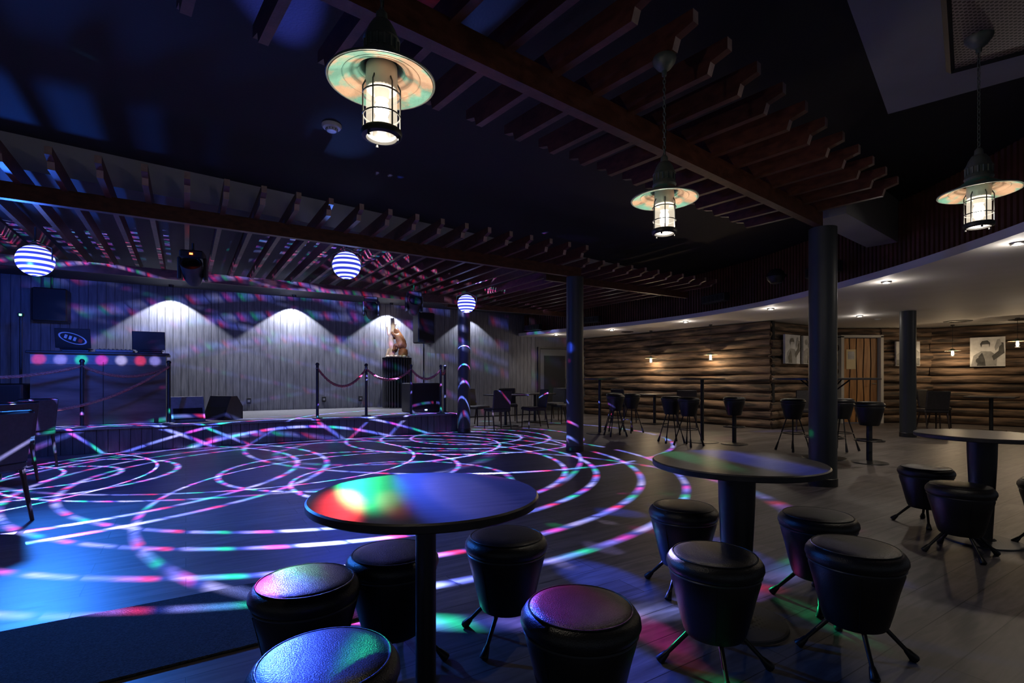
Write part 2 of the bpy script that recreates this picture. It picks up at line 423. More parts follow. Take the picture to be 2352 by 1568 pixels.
# ------------------------------------------------------------ pergolas
def rafter(b, s, t0, t1, z=2.84, h=.15, w=.048, k='rafter'):
    pr = [(t0,z+h),(t0,z+h-.065),(t0+.10,z+h-.09),(t0+.12,z),(t1-.12,z),(t1-.10,z+h-.09),(t1,z+h-.065),(t1,z+h)]
    n = len(pr); vs = [(s-w/2,t,zz) for t,zz in pr]+[(s+w/2,t,zz) for t,zz in pr]
    fs = [tuple(range(n)), tuple(range(2*n-1,n-1,-1))] + [(i,n+i,n+(i+1)%n,(i+1)%n) for i in range(n)]
    ks = [k]*len(fs); ks[2] = 'endgrain_lit'; ks[4] = 'endgrain_lit'
    b.add(vs, fs, ks)
b = MB()
b.box((-4.6,-3.62,2.78),(9.9,.07,.15),'rafter')
b.box((-4.8,-.0,2.78),(9.6,.07,.15),'rafter')
k = 0
while True:
    s = -.13-.315*k
    if s < -9.2: break
    rafter(b, s, -4.35, .62); k += 1
b.obj('timber_pergola', SLOC, SA, smooth=False)
b = MB()
b.box((2.0,-2.9,2.83),(3.6,.07,.12),'rafter'); b.box((2.0,.9,2.83),(3.6,.07,.12),'rafter')
for k in range(11): rafter(b, .42+.315*k, -3.75, 1.6, z=2.88, h=.12)
b.obj('timber_pergola', SLOC, SA, smooth=False)
b = MB()
b.box((-4.0,0,2.785),(7.8,.075,.15),'rafter')
for k in range(19): rafter(b, -.22-.339*k, -.71, .83)
b.obj('timber_pergola', (PB[0],PB[1],0), PA_, smooth=False)

# ------------------------------------------------------------ pendant lamps
def pendant(x, y, zs, ztop, sc=1.0, en=13):
    b = MB()
    R = .172
    prof = [(R,0),(R*.98,.004),(R*.72,.022),(R*.5,.040),(R*.36,.058),(R*.30,.07)]
    b.lathe(prof+[(R*.26,.066),(R*.34,.05),(R*.48,.032),(R*.70,.014),(R*.97,-.004),(R,0)], 'verd', seg=56, cap=False)
    b.torus((0,0,0), R, .004, 'verddk', 56)
    b.torus((0,0,.026), R*.60, .004, 'verd', 48); b.torus((0,0,.014), R*.72, .004, 'verd', 48); b.torus((0,0,.036), R*.46, .004, 'verd', 48)
    b.lathe([(.056,.065),(.062,.075),(.058,.09),(.054,.095),(.054,.13),(.060,.134),(.052,.148),(.044,.172),(.030,.195),(.020,.20),(.018,.225),(.010,.235),(0,.235)], 'verddk', seg=32)
    for i in range(16):
        a = 2*pi*i/16; b.tube([(.055*math.cos(a),.055*math.sin(a),.095),(.055*math.cos(a),.055*math.sin(a),.13)], .004, 'verddk', 5)
    b.lathe([(.0,.05),(.05,.05),(.052,.0),(.048,-.03),(.0,-.03)], 'frame', seg=24)
    b.lathe([(.025,-.03),(.022,-.06),(0,-.06)], 'frame', seg=16)
    b.lathe([(.048,-.02),(.050,-.06),(.050,-.165)], 'glass', seg=32, cap=False)
    b.lathe([(0,-.165),(.046,-.165)], 'glass', seg=32, cap=False)
    b.lathe([(0,-.125),(.016,-.12),(.024,-.10),(.022,-.08),(.014,-.062),(0,-.06)], 'bulb', seg=16)
    for i in range(6):
        a = 2*pi*i/6+.3; c, s_ = math.cos(a), math.sin(a)
        b.tube([(.05*c,.05*s_,.0),(.060*c,.060*s_,-.02),(.060*c,.060*s_,-.168)], .0028, 'cage', 5)
    for z in (-.045,-.115): b.torus((0,0,z), .060, .003, 'cage', 32)
    b.lathe([(.050,-.162),(.064,-.162),(.067,-.170),(.064,-.182),(.050,-.186),(.046,-.178),(.050,-.162)], 'cage', seg=36, cap=False)
    for i in range(3):
        a = 2*pi*i/3; b.lathe([(0,-.197),(.005,-.195),(.005,-.182)], 'cage', (.057*math.cos(a),.057*math.sin(a),0), 8)
    H = ztop-zs; z = .235; i = 0
    while z < H-.06:
        M = Matrix.Rotation(pi/2*(i%2), 4, 'Z') @ Matrix.Rotation(pi/2, 4, 'X')
        b.torus((0,0,z), .011, .0026, 'verddk', 10, 4, M, sx=.6, sy=1.25); z += .022; i += 1
    b.tube([(.004,0,.23),(.012,.004,H*.5),(.0,.006,H*.7),(0,0,H-.04)], .0022, 'black', 5)
    b.lathe([(0,H-.10),(.012,H-.10),(.014,H-.075),(.036,H-.06),(.058,H-.03),(.062,H-.012),(.058,H),(0,H)], 'verddk', seg=32)
    o = b.obj('pendant_lamp', (x,y,zs), ang=40)
    light('POINT','lamp_light',(x,y,zs-.145*sc),(1,.88,.72), en, o, size=.02)
    return o
pendant(-.43,1.69,2.10,2.84); pendant(.815,2.74,2.08,2.84); pendant(2.48,2.72,2.11,2.95)
def smallpend(x, y, z, en=16):
    b = MB(); H = ZS-z
    b.tube([(0,0,.04),(0,0,H)], .004, 'black', 6); b.lathe([(0,H-.03),(.04,H-.02),(.04,H),(0,H)],'black',seg=16)
    b.lathe([(.16,0),(.11,.014),(.05,.028),(.03,.05),(0,.055)], 'verd', seg=28); b.lathe([(.155,-.002),(.04,.018),(0,.018)],'white',seg=28,cap=False)
    b.lathe([(0,-.11),(.022,-.105),(.026,-.06),(.02,-.0)], 'bulbs', seg=16)
    b.torus((0,0,-.06),.045,.003,'cage',20); b.torus((0,0,-.12),.045,.005,'cage',20)
    for i in range(4): a=pi/2*i; b.tube([(.045*math.cos(a),.045*math.sin(a),0),(.045*math.cos(a),.045*math.sin(a),-.12)],.002,'cage',4)
    o = b.obj('small_pendant_lamp', (x,y,z))
    light('POINT','lamp_light',(x,y,z-.15),(1,.74,.45), en, o, size=.02)
smallpend(3.77,13.9,1.68); smallpend(4.79,12.35,1.70); smallpend(10.67,12.4,1.80); smallpend(10.86,11.0,1.93)

b = MB(); b.lathe([(0,-.06),(.04,-.058),(.05,-.045),(.05,-.035),(.075,-.03),(.085,-.015),(.085,0),(0,0)],'white',seg=32)
for i in range(12): a=2*pi*i/12; b.box((.048*math.cos(a),.048*math.sin(a),-.045),(.012,.004,.015),'black',rz=a)
b.obj('smoke_detector',(-1.62,4.6,CZ))

# ------------------------------------------------------------ round tables
def mk_table(taper, h=.74, r=.376, thick=.028):
    b = MB()
    b.lathe([(0,h),(r-.006,h),(r,h-.005)], 'tabletop', seg=72, cap=False)
    b.lathe([(r,h-.005),(r,h-thick+.004),(r-.004,h-thick),(0,h-thick)], 'tedge', seg=72, cap=False)
    if taper: b.lathe([(.14,h-thick),(.14,h-thick-.012),(.082,h-thick-.016),(.078,h-.2),(.055,.03)], 'pole', seg=36)
    else: b.lathe([(.11,h-thick),(.11,h-thick-.012),(.034,h-thick-.016),(.034,.03)], 'pole', seg=32)
    b.lathe([(.0,.03),(.06,.03),(.075,.018)], 'pole', seg=32, cap=False)
    b.lathe([(.075,.018),(.205,.012)], 'perf', seg=48, cap=False); b.lathe([(.205,.012),(.215,.01),(.218,0)], 'pole', seg=48, cap=False)
    return b.mesh('round_table')
tA = mk_table(False); tB = mk_table(True)
inst('round_table', tA, (-.288,1.71,0), .3); inst('round_table', tB, (1.04,2.37,0), .6); inst('round_table', tB, (3.25,3.54,0), .2)
def mk_bar(r, brace=False):
    b = MB(); h = 1.135
    b.lathe([(0,h),(r-.005,h),(r,h-.006),(r,h-.028),(0,h-.03)], 'tabletop', seg=64, cap=False)
    b.lathe([(.03,h-.03),(.03,.02)], 'pole', seg=20); b.lathe([(0,.03),(.05,.028),(.27,.012),(.28,0)], 'pole', seg=36)
    if brace:
        for i in range(4):
            a = pi/2*i+.4; c,s_=math.cos(a),math.sin(a); b.tube([(.03*c,.03*s_,.86),(.55*r*c,.55*r*s_,h-.03)], .01, 'pole', 6)
        b.torus((0,0,.3), .24, .012, 'pole')
    return b.mesh('bar_table')
bt = mk_bar(.38)
inst('bar_table', bt, (1.80,10.5,0)); inst('bar_table', bt, (3.38,9.1,0)); inst('bar_table', mk_bar(.66,True), (4.42,7.25,0))

# ------------------------------------------------------------ stools
def mk_stool(seat=.45, bot=.13, foot=.21, ped=False):
    b = MB(); t = seat
    b.lathe([(0,t),(.06,t-.001),(.12,t-.004),(.150,t-.010),(.168,t-.022),(.178,t-.038),(.180,t-.054),(.174,t-.068),(.168,t-.076)], 'leather', seg=56, cap=False)
    b.torus((0,0,t-.012), .155, .003, 'leather', 56)
    b.torus((0,0,t-.077), .170, .0035, 'piping', 56, 5)
    H = t-.08
    b.lathe([(.166,H),(.167,H-.02),(.150,H-.35*(H-bot)),(.128,H-.75*(H-bot)),(.116,bot+.015),(.108,bot),(0,bot)], 'body', seg=48, cap=False)
    for a in (.6, .6+pi):
        pts = [(r*math.cos(a),r*math.sin(a),z) for r,z in ((.168,H-.01),(.1515,H-.35*(H-bot)),(.1295,H-.75*(H-bot)),(.1175,bot+.015))]
        b.tube(pts, .0018, 'body', 4)
    if ped:
        b.lathe([(.035,bot),(.035,.03),(0,.03)], 'pole', seg=20, cap=False); b.lathe([(0,.035),(.05,.03),(.21,.012),(.22,0)], 'pole', seg=40, cap=False)
        b.torus((0,0,.30), .17, .01, 'pole', 36)
        for i in range(3): a=2*pi*i/3; b.tube([(0,0,.30),(.17*math.cos(a),.17*math.sin(a),.30)], .007,'pole',5)
    else:
        for i in range(4):
            a = pi/4+pi/2*i; c,s_ = math.cos(a), math.sin(a)
            p0 = Vector((.085*c,.085*s_,bot+.01)); p1 = Vector((foot*c,foot*s_,.006))
            L = [p0.lerp(p1,q) for q in (0,.72,.76,.97,1)]
            b.tube(L, [.0095,.0085,.012,.019,.017], 'legmetal', 10)
        if bot > .3: b.torus((0,0,.28), .085+(foot-.085)*(bot-.28)/bot, .007, 'legmetal', 32)
    return b.mesh('stool')
st = mk_stool()
for i,(x,y,r) in enumerate([(.205,1.54,.2),(-.456,1.25,.5),(-.70,1.74,.1),(-.47,2.02,.9),(-.025,2.23,.35),(.92,2.75,.1),(.79,2.0,.65),(1.54,2.58,.3),(1.40,2.09,.5),(3.2,3.96,.2),(2.88,3.29,.6),(3.62,3.42,.4)]):
    inst('leather_stool', st, (x,y,0), r)
bs = mk_stool(.82,.50,.24); bp_ = mk_stool(.82,.50,.24,True)
for (x,y,r,p) in ((2.02,10.0,.2,0),(2.5,10.7,.5,0),(2.2,11.0,.1,0),(2.80,9.0,.1,0),(2.95,8.55,.6,0),(3.82,8.8,0,1),(4.36,7.95,.3,0),(5.15,8.0,.5,0),(4.78,6.85,0,1)):
    inst('bar_stool', bp_ if p else bs, (x,y,0), r)

# ------------------------------------------------------------ chairs / dining tables
def mk_chair(k='chair'):
    b = MB()
    b.bbox((0,0,.44),(.46,.45,.08),k,.02)
    M = Matrix.Translation((0,.21,.46)) @ Matrix.Rotation(math.radians(-9),4,'X')
    b.bbox((0,0,.21),(.44,.045,.42),k,.018,M)
    for x in (-.2,.2):
        b.tube([(x,-.19,.42),(x*1.04,-.21,0)], [.02,.013], 'chairwood', 8)
        b.tube([(x,.19,.42),(x*1.04,.27,0)], [.02,.013], 'chairwood', 8)
    return b.mesh('dining_chair')
ch = mk_chair()
for (x,y,r) in ((-.33,11.35,pi+.5),(.50,11.75,-1.2),(-.85,12.4,.9),(-.1,13.3,.1),(1.3,13.1,-1.0),(1.2,14.1,-.6),(-6.15,6.45,-1.9),(-5.50,5.45,-1.7),(-4.08,3.86,-1.6),
                (6.35,11.0,-.5),(9.0,11.0,pi-.2),(9.75,11.8,.4),(11.0,10.4,-1.0),(2.9,13.2,2.2),(4.1,12.0,2.8),(10.7,9.6,-2.4)):
    inst('dining_chair', ch, (x,y,0), r)
b = MB(); b.bbox((0,0,.735),(.8,.8,.03),'tabletop',.006); b.lathe([(.035,.72),(.035,.02)],'pole',seg=16); b.bbox((0,0,.012),(.45,.45,.022),'pole',.005)
dt = b.mesh('dining_table')
for (x,y,r) in ((-.15,12.2,SA),(.6,13.4,SA),(3.55,12.75,SA),(10.2,10.9,.7),(11.6,9.7,.7)): inst('dining_table', dt, (x,y,0), r)

b = MB(); b.bbox((-1.0,-.36,.006),(4.9,.72,.012),'carpet',.004); b.obj('entrance_mat', (-2.25,2.25,0), SA)

# ------------------------------------------------------------ stage props
ZT = .391
b = MB()
b.box((-6.0,.62,ZT+.56),(1.7,.03,1.12),'booth'); b.box((-5.17,.98,ZT+.56),(.03,.70,1.12),'booth'); b.box((-6.83,.98,ZT+.56),(.03,.70,1.12),'booth')
b.bbox((-6.0,.98,ZT+1.14),(1.8,.84,.04),'black',.008)
b.box((-6.0,.602,ZT+1.03),(1.7,.006,.14),'greybox')  # paler strip standing in for a glowing reflection band across the front
b.box((-5.98,.60,ZT+.5),(.008,.006,1.0),'gap'); b.box((-6.4,1.0,ZT+.45),(.02,.6,.02),'gap')
b.obj('dj_booth', SLOC, SA, smooth=False)
def laptop(s, t, z, rz, sticker):
    b = MB(); b.bbox((0,0,.012),(.36,.25,.02),'black',.006)
    M = Matrix.Translation((0,-.125,.02)) @ Matrix.Rotation(math.radians(8),4,'X')
    b.bbox((0,0,.155),(.46,.012,.31),'black',.005,M)
    if sticker:
        M2 = M @ Matrix.Translation((0,-.009,.155)) @ Matrix.Rotation(pi/2,4,'X') @ Matrix.Rotation(-.35,4,'Z') @ Matrix.Diagonal((1,.42,1,1))
        b.lathe([(0,0),(.19,0)],'white',seg=32,M=M2,cap=False)
        M3 = M2 @ Matrix.Translation((0,0,.002)); b.lathe([(0,0),(.165,0)],'black',seg=32,M=M3,cap=False)
        for i,xx in enumerate((-.09,-.03,.03)): b.box((xx,0,.003),(.035,.14,.002),'white',M=M3)
        b.box((.105,0,.003),(.05,.14,.002),'red',M=M3)
    w = SG(s,t,z); return b.obj('laptop', w, SA+rz)
laptop(-6.35,.92,ZT+1.20,.15-SA*.6,True); laptop(-5.38,.92,ZT+1.20,-.1,False)
for s in (-6.35,-5.38):
    b = MB(); b.bbox((s,.92,ZT+1.18),(.34,.26,.04),'black',.01); b.obj('laptop_stand', SLOC, SA)
b = MB(); b.bbox((-5.85,.9,ZT+1.185),(.5,.3,.05),'greybox',.01)
for i in range(8):
    for j in range(3): b.lathe([(.008,0),(.008,.015),(0,.015)],'black',(-6.05+i*.056,.82+j*.07,ZT+1.21),8)
b.obj('dj_mixer', SLOC, SA)
def wedge(s, t, k, rz):
    b = MB(); w,d,h = .5,.42,.42
    pr = [(-d/2,0),(d/2,0),(d/2,h*.55),(d*.2,h),(-d*.1,h)]
    n=len(pr); vs=[(-w/2,y,z) for y,z in pr]+[(w/2,y,z) for y,z in pr]
    b.add(vs,[tuple(range(n-1,-1,-1)),tuple(range(n,2*n))]+[(i,(i+1)%n,n+(i+1)%n,n+i) for i in range(n)],k)
    b.add([(-w/2+.03,-d/2-.001+.01,.04),(w/2-.03,-d/2+.009,.04),(w/2-.03,-d*.11-.006,h-.04),(-w/2+.03,-d*.11-.006,h-.04)],[(0,1,2,3)],'grille')
    w_ = SG(s,t,ZT); b.obj('stage_monitor', w_, SA+rz, smooth=False)
wedge(-4.86,.75,'greybox',.2) ; wedge(-4.30,.85,'black',-.9)
def subw(s, t, w=.62, h=.58, d=.6, led=True):
    b = MB(); b.bbox((0,0,h/2),(w,d,h),'black',.015); b.box((0,-d/2-.004,h/2+.02),(w*.9,.006,h*.82),'grille')
    if led: b.box((0,-d/2-.008,.06),(.05,.006,.025),'ledb')
    return b.obj('subwoofer', SG(s,t,ZT), SA)
subw(-7.25,.75,.7,.66); subw(-.47,.85,.66,.64)
def pa(s, t, z, stand=True, h=.7):
    b = MB(); b.bbox((0,0,z+h/2),(.42,.36,h),'black',.02); b.box((0,-.184,z+h/2),(.38,.008,h*.92),'grille')
    if stand:
        b.tube([(0,0,z),(0,0,.1)],.018,'pole',10)
        for i in range(3):
            a=2*pi*i/3; b.tube([(0,0,.55),(.42*math.cos(a),.42*math.sin(a),.01)],.012,'pole',6)
    return b.obj('pa_speaker', SG(s,t,ZT), SA)
pa(-.06,1.65,1.58,h=.72)
b = MB(); b.bbox((-7.0,3.0,2.5),(.5,.4,.62),'black',.02); b.box((-7.0,2.79,2.5),(.46,.01,.56),'grille'); b.tube([(-7.0,3.0,2.8),(-7.0,3.0,SC)],.02,'pole'); b.obj('hanging_speaker', SLOC, SA)
b = MB(); b.lathe([(0,0),(.16,0),(.16,.02),(.02,.03),(.018,1.75),(0,1.75)],'black',seg=20); b.bbox((0,0,1.78),(.08,.06,.06),'black',.008); b.box((0,-.034,1.78),(.03,.006,.03),'ledg')
b.obj('microphone_stand', SG(-7.15,1.6,ZT), SA)

posts = [(-6.2,.28),(-5.1,.28),(-2.8,.16),(-1.87,.22),(-.95,.2),(-.28,.2),(-.08,.42)]
b = MB(); b.lathe([(0,0),(.09,0),(.09,.012),(.03,.02),(.026,.03),(.026,.98),(.034,.985),(.034,1.01),(.02,1.03),(0,1.035)],'black',seg=20); b.torus((0,0,.93),.03,.006,'steel',16)
pm = b.mesh('barrier_post')
for p in posts: inst('barrier_post', pm, SG(p[0],p[1],ZT))
inst('barrier_post', pm, SG(-8.3,.28,ZT))
def rope(p0, p1, sag):
    p0 = Vector(p0); p1 = Vector(p1); N = 90; b = MB(); d = (p1-p0); L = d.length; side = Vector((-d.y,d.x,0)).normalized()
    for k in range(3):
        pts = []
        for i in range(N+1):
            t = i/N; c = p0.lerp(p1,t); c.z += -4*sag*t*(1-t)
            a = t*L*38 + k*2*pi/3; pts.append(c + side*math.cos(a)*.011 + Vector((0,0,1))*math.sin(a)*.011)
        b.tube(pts,.015,'rope',6)
    return b.obj('barrier_rope', ang=80)
zr = ZT+.93
def pp(i): return SG(posts[i][0],posts[i][1],zr)
rope(SG(-8.3,.28,zr),pp(0),.18); rope(pp(0),pp(1),.16); rope(SG(-8.3,.20,zr-.12),SG(-5.1,.24,zr),.62)
rope(pp(2),pp(3),.34); rope(pp(3),pp(4),.22); rope(pp(4),pp(5),.2); rope(pp(5),pp(6),.1)

# statue pedestal + carving
px, py = SG(-.28,2.88)[:2]
b = MB(); b.lathe([(.33,0),(.33,1.24),(.37,1.24),(.37,1.27),(0,1.27)],'gap',seg=48)
for i in range(30):
    a = 2*pi*i/30; b.tube([(.345*math.cos(a),.345*math.sin(a),.0),(.345*math.cos(a),.345*math.sin(a),1.25)],.023,'ped',8)
b.obj('fluted_pedestal',(px,py,ZT))
b = MB()
b.tube([(-.14,0,0),(-.13,0,.25),(-.16,.0,.5),(-.10,0,.75),(-.12,0,1.02)],[.095,.07,.065,.055,.05],'birch',12)
b.tube([(-.14,0,.5),(-.22,-.02,.62),(-.25,-.02,.80)],[.04,.032,.022],'birch',8)
b.tube([(-.12,0,.28),(-.22,-.03,.2),(-.26,-.05,.05)],[.035,.03,.03],'birch',8)
b.tube([(-.10,0,.76),(-.02,0,.88)],[.03,.016],'birch',8)
for i in range(13):
    a = 2*pi*i/13; r=.24+random.uniform(-.03,.05)
    b.lathe([(0,0),(.055,.0),(.06,.03),(.035,.06),(0,.07)],'birch',(r*math.cos(a),r*math.sin(a),0),7)
b.lathe([(0,0),(.10,.01),(.13,.09),(.11,.19),(.05,.23),(0,.235)],'bear',(.16,-.02,.02),14)
statue = b.obj('bear_tree_carving',(px,py,ZT+1.271))
bv = [((.13,0,.30),.125),((.11,0,.42),.13),((.07,0,.54),.115),((.03,0,.62),.075),((-.02,0,.69),.075),((-.09,0,.685),.038),((-.125,-.0,.68),.026),
      ((.0,-.09,.56),.05),((-.07,-.10,.60),.04),((-.13,-.06,.66),.032),
      ((.0,.09,.54),.05),((-.07,.10,.52),.04),((-.13,.05,.52),.032),
      ((.06,-.10,.30),.065),((-.03,-.12,.34),.048),((-.05,-.10,.20),.04),((-.11,-.09,.18),.032),
      ((.06,.10,.28),.065),((-.03,.12,.30),.048),((-.05,.10,.17),.04),((-.11,.08,.15),.032),
      ((-.005,-.055,.755),.024),((-.005,.055,.755),.024),((.24,0,.27),.03)]
be = [(0,1),(1,2),(2,3),(3,4),(4,5),(5,6),(2,7),(7,8),(8,9),(2,10),(10,11),(11,12),(0,13),(13,14),(14,15),(15,16),(0,17),(17,18),(18,19),(19,20),(4,21),(4,22),(0,23)]
me = D.meshes.new('bear_figure'); me.from_pydata([v[0] for v in bv], be, []); me.materials.append(MT['bear'])
bo = D.objects.new('bear_figure', me); scn.collection.objects.link(bo)
md = bo.modifiers.new('Skin','SKIN')
for i,(p,r) in enumerate(bv): me.skin_vertices[0].data[i].radius = (r,r)
me.skin_vertices[0].data[0].use_root = True
bo.modifiers.new('Sub','SUBSURF').levels = 2; bo.modifiers['Sub'].render_levels = 2
md.use_smooth_shade = True
bo.parent = statue
light('SPOT','statue_spot',SG(-.9,1.7,3.0),(1,.93,.82),80,None,(px,py,ZT+1.7),.03,34,.5)

# ------------------------------------------------------------ pictures
def pic(p0, d, s0, w, h, zc, style):
    a = math.atan2(d[1],d[0]); x = p0[0]+d[0]*s0; y = p0[1]+d[1]*s0
    b = MB(); yb = -.10
    b.box((0,yb+.015,0),(w,.05,h),'photo_l')
    def shape(pts,k,l):
        b.add([(u*w/2, yb-.011-.0015*l, v*h/2) for u,v in pts],[tuple(range(len(pts)))],k)
    def ell(cx,cz,rx,rz,k,l): shape([(cx+rx*math.cos(i*pi/10),cz+rz*math.sin(i*pi/10)) for i in range(20)],k,l)
    if style == 0:
        shape([(-.95,-.97),(.5,-.97),(.55,-.3),(.2,.02),(-.35,.05),(-.8,-.25)],'photo_m',1)
        shape([(-.6,-.97),(-.5,-.3),(-.3,-.05),(-.15,-.5),(-.1,-.97)],'photo_d',2)
        ell(-.12,.32,.22,.25,'photo_l',2); shape([(-.36,.30),(-.30,.5),(.1,.52),(.12,.30),(.16,.6),(-.0,.78),(-.3,.74),(-.42,.55)],'photo_d',3)
        shape([(.35,-.6),(.95,-.1),(.9,.6),(.7,.62),(.62,.05),(.25,-.3)],'photo_d',2); ell(-.45,-.6,.22,.2,'photo_d',3)
        shape([(.45,.05),(.8,.5),(.7,.85),(.55,.82),(.4,.3)],'photo_m',3)
    elif style == 1:
        shape([(-.97,-.97),(.97,-.97),(.97,-.1),(.3,-.3),(-.3,.15),(-.97,-.1)],'photo_m',1)
        ell(.1,.35,.3,.3,'photo_d',2); shape([(-.4,-.97),(.6,-.97),(.45,.1),(-.1,.1)],'photo_d',2); ell(-.5,.55,.25,.2,'photo_m',2)
    else:
        shape([(-.97,-.1),(-.4,.35),(.1,.05),(.5,.5),(.97,.1),(.97,-.97),(-.97,-.97)],'photo_m',1)
        shape([(-.97,-.5),(.97,-.35),(.97,-.97),(-.97,-.97)],'photo_d',2)
    b.obj('framed_photo',(x,y,zc),a,smooth=False)
d2 = Vector((2.58,1.65)).normalized(); p2=(5.76,11.42)
pic(p2,d2,.72,.62,.66,1.80,0); pic(p2,d2,1.42,.5,.66,1.80,1)
pic((10.05,13.1),(1,0),0,.6,.62,1.76,2)
d4 = Vector((1,-1)).normalized(); pic((10.7,13.06),d4,1.05,.62,.70,1.77,0)

for (x,y,z,a) in ((.62,15.0,2.62,-.85),(2.05,13.35,2.66,-.8),(4.05,10.2,2.72,-1.2),(4.62,7.6,2.74,-1.5)):
    b = MB(); b.bbox((0,0,0),(.62,.16,.16),'black',.01)
    for i in range(5): b.box((-.24+.12*i,-.082,0),(.09,.006,.10),'grille')
    b.obj('air_vent',(x,y,z),a,smooth=False)
b = MB(); b.lathe([(0,-.13),(.08,-.11),(.13,-.05),(.14,0),(.13,.05),(.08,.11),(0,.13)],'black',seg=24); b.torus((0,0,0),.142,.006,'grille')
b.tube([(0,0,0),(.18,.0,.02)],.02,'black'); b.obj('globe_speaker',(4.33,8.4,2.80))

# ------------------------------------------------------------ effect balls and moving heads
class NX:
    def __init__(s, nt): s.nt = nt
    def m(s, op, a, b=None, c=None):
        n = s.nt.nodes.new('ShaderNodeMath'); n.operation = op
        for i,x in enumerate((a,b,c)):
            if x is None: continue
            if isinstance(x,(int,float)): n.inputs[i].default_value = x
            else: s.nt.links.new(x, n.inputs[i])
        return n.outputs[0]
    def dot(s, v, w):
        n = s.nt.nodes.new('ShaderNodeVectorMath'); n.operation = 'DOT_PRODUCT'; s.nt.links.new(v,n.inputs[0]); n.inputs[1].default_value = w
        return n.outputs['Value']
def ringlight(name, loc, parent, energy, sets, seed, base=.0, basecol=(.05,.1,1), cone=130, tgt=None, flat=False):
    """projector gobo: light comes out in thin cones broken into coloured dashes"""
    tg = tgt or (loc[0],loc[1],loc[2]-1)
    o = light('SPOT', name, loc, (1,1,1), energy, parent, tg, size=.004, ang=cone, blend=.08)
    l = o.data; l.use_nodes = True; nt = l.node_tree; nt.nodes.clear(); X = NX(nt)
    out = nt.nodes.new('ShaderNodeOutputLight'); em = nt.nodes.new('ShaderNodeEmission'); nt.links.new(em.outputs[0], out.inputs[0])
    tc = nt.nodes.new('ShaderNodeTexCoord'); N = tc.outputs['Normal']
    addc = None
    for si,(ax, angs, w, dash) in enumerate(sets):
        a = Vector(ax).normalized(); bb = a.cross(Vector((1,.2,0))).normalized(); cc = a.cross(bb)
        th = X.m('ARCCOSINE', X.m('ABSOLUTE', X.dot(N, a)))
        mask = None
        for ag in angs:
            ca = math.cos(math.radians(ag))
            ww = w if flat else w*max(.28, ca**1.6)
            boost = 1 if flat else 1/max(.15,ca**2.2)
            dlt = X.m('ABSOLUTE', X.m('SUBTRACT', th, math.radians(ag)))
            mk = X.m('MULTIPLY', X.m('MAXIMUM', X.m('SUBTRACT', 1.0, X.m('DIVIDE', dlt, ww)), 0.0), boost)
            mask = mk if mask is None else X.m('MAXIMUM', mask, mk)
        ph = X.m('ARCTAN2', X.dot(N, bb), X.dot(N, cc))
        ph = X.m('ADD', X.m('MULTIPLY', ph, dash/(2*pi)), X.m('ADD', X.m('MULTIPLY', th, 2.3), seed*.37+si*.21))
        fr = X.m('FRACT', X.m('ADD', ph, 50.0))
        r = nt.nodes.new('ShaderNodeValToRGB'); cr = r.color_ramp; cr.interpolation = 'EASE'
        cols = [(0,(.02,.03,.25)),(.05,(.25,.32,1)),(.18,(.45,.45,1)),(.24,(.04,.06,.5)),(.30,(.9,.08,.8)),(.38,(.22,.20,1)),(.46,(.03,.05,.35)),(.52,(.02,.7,.4)),(.58,(.12,.4,1)),(.68,(.28,.30,1)),(.73,(.02,.03,.25)),(.78,(.95,.04,.2)),(.84,(.5,.2,1)),(.92,(.15,.2,1))]
        while len(cr.elements) > 1: cr.elements.remove(cr.elements[0])
        cr.elements[0].position = 0; cr.elements[0].color = (*cols[0][1],1)
        for p,c in cols[1:]:
            e = cr.elements.new(p); e.color = (*c,1)
        nt.links.new(fr, r.inputs[0])
        vm = nt.nodes.new('ShaderNodeVectorMath'); vm.operation = 'SCALE'; nt.links.new(r.outputs[0], vm.inputs[0]); nt.links.new(mask, vm.inputs['Scale'])
        if addc is None: addc = vm.outputs[0]
        else:
            va = nt.nodes.new('ShaderNodeVectorMath'); va.operation = 'ADD'; nt.links.new(addc, va.inputs[0]); nt.links.new(vm.outputs[0], va.inputs[1]); addc = va.outputs[0]
    va = nt.nodes.new('ShaderNodeVectorMath'); va.operation = 'ADD'; nt.links.new(addc, va.inputs[0]); va.inputs[1].default_value = tuple(base*c for c in basecol)
    nt.links.new(va.outputs[0], em.inputs[0]); em.inputs[1].default_value = 1.0
    return o

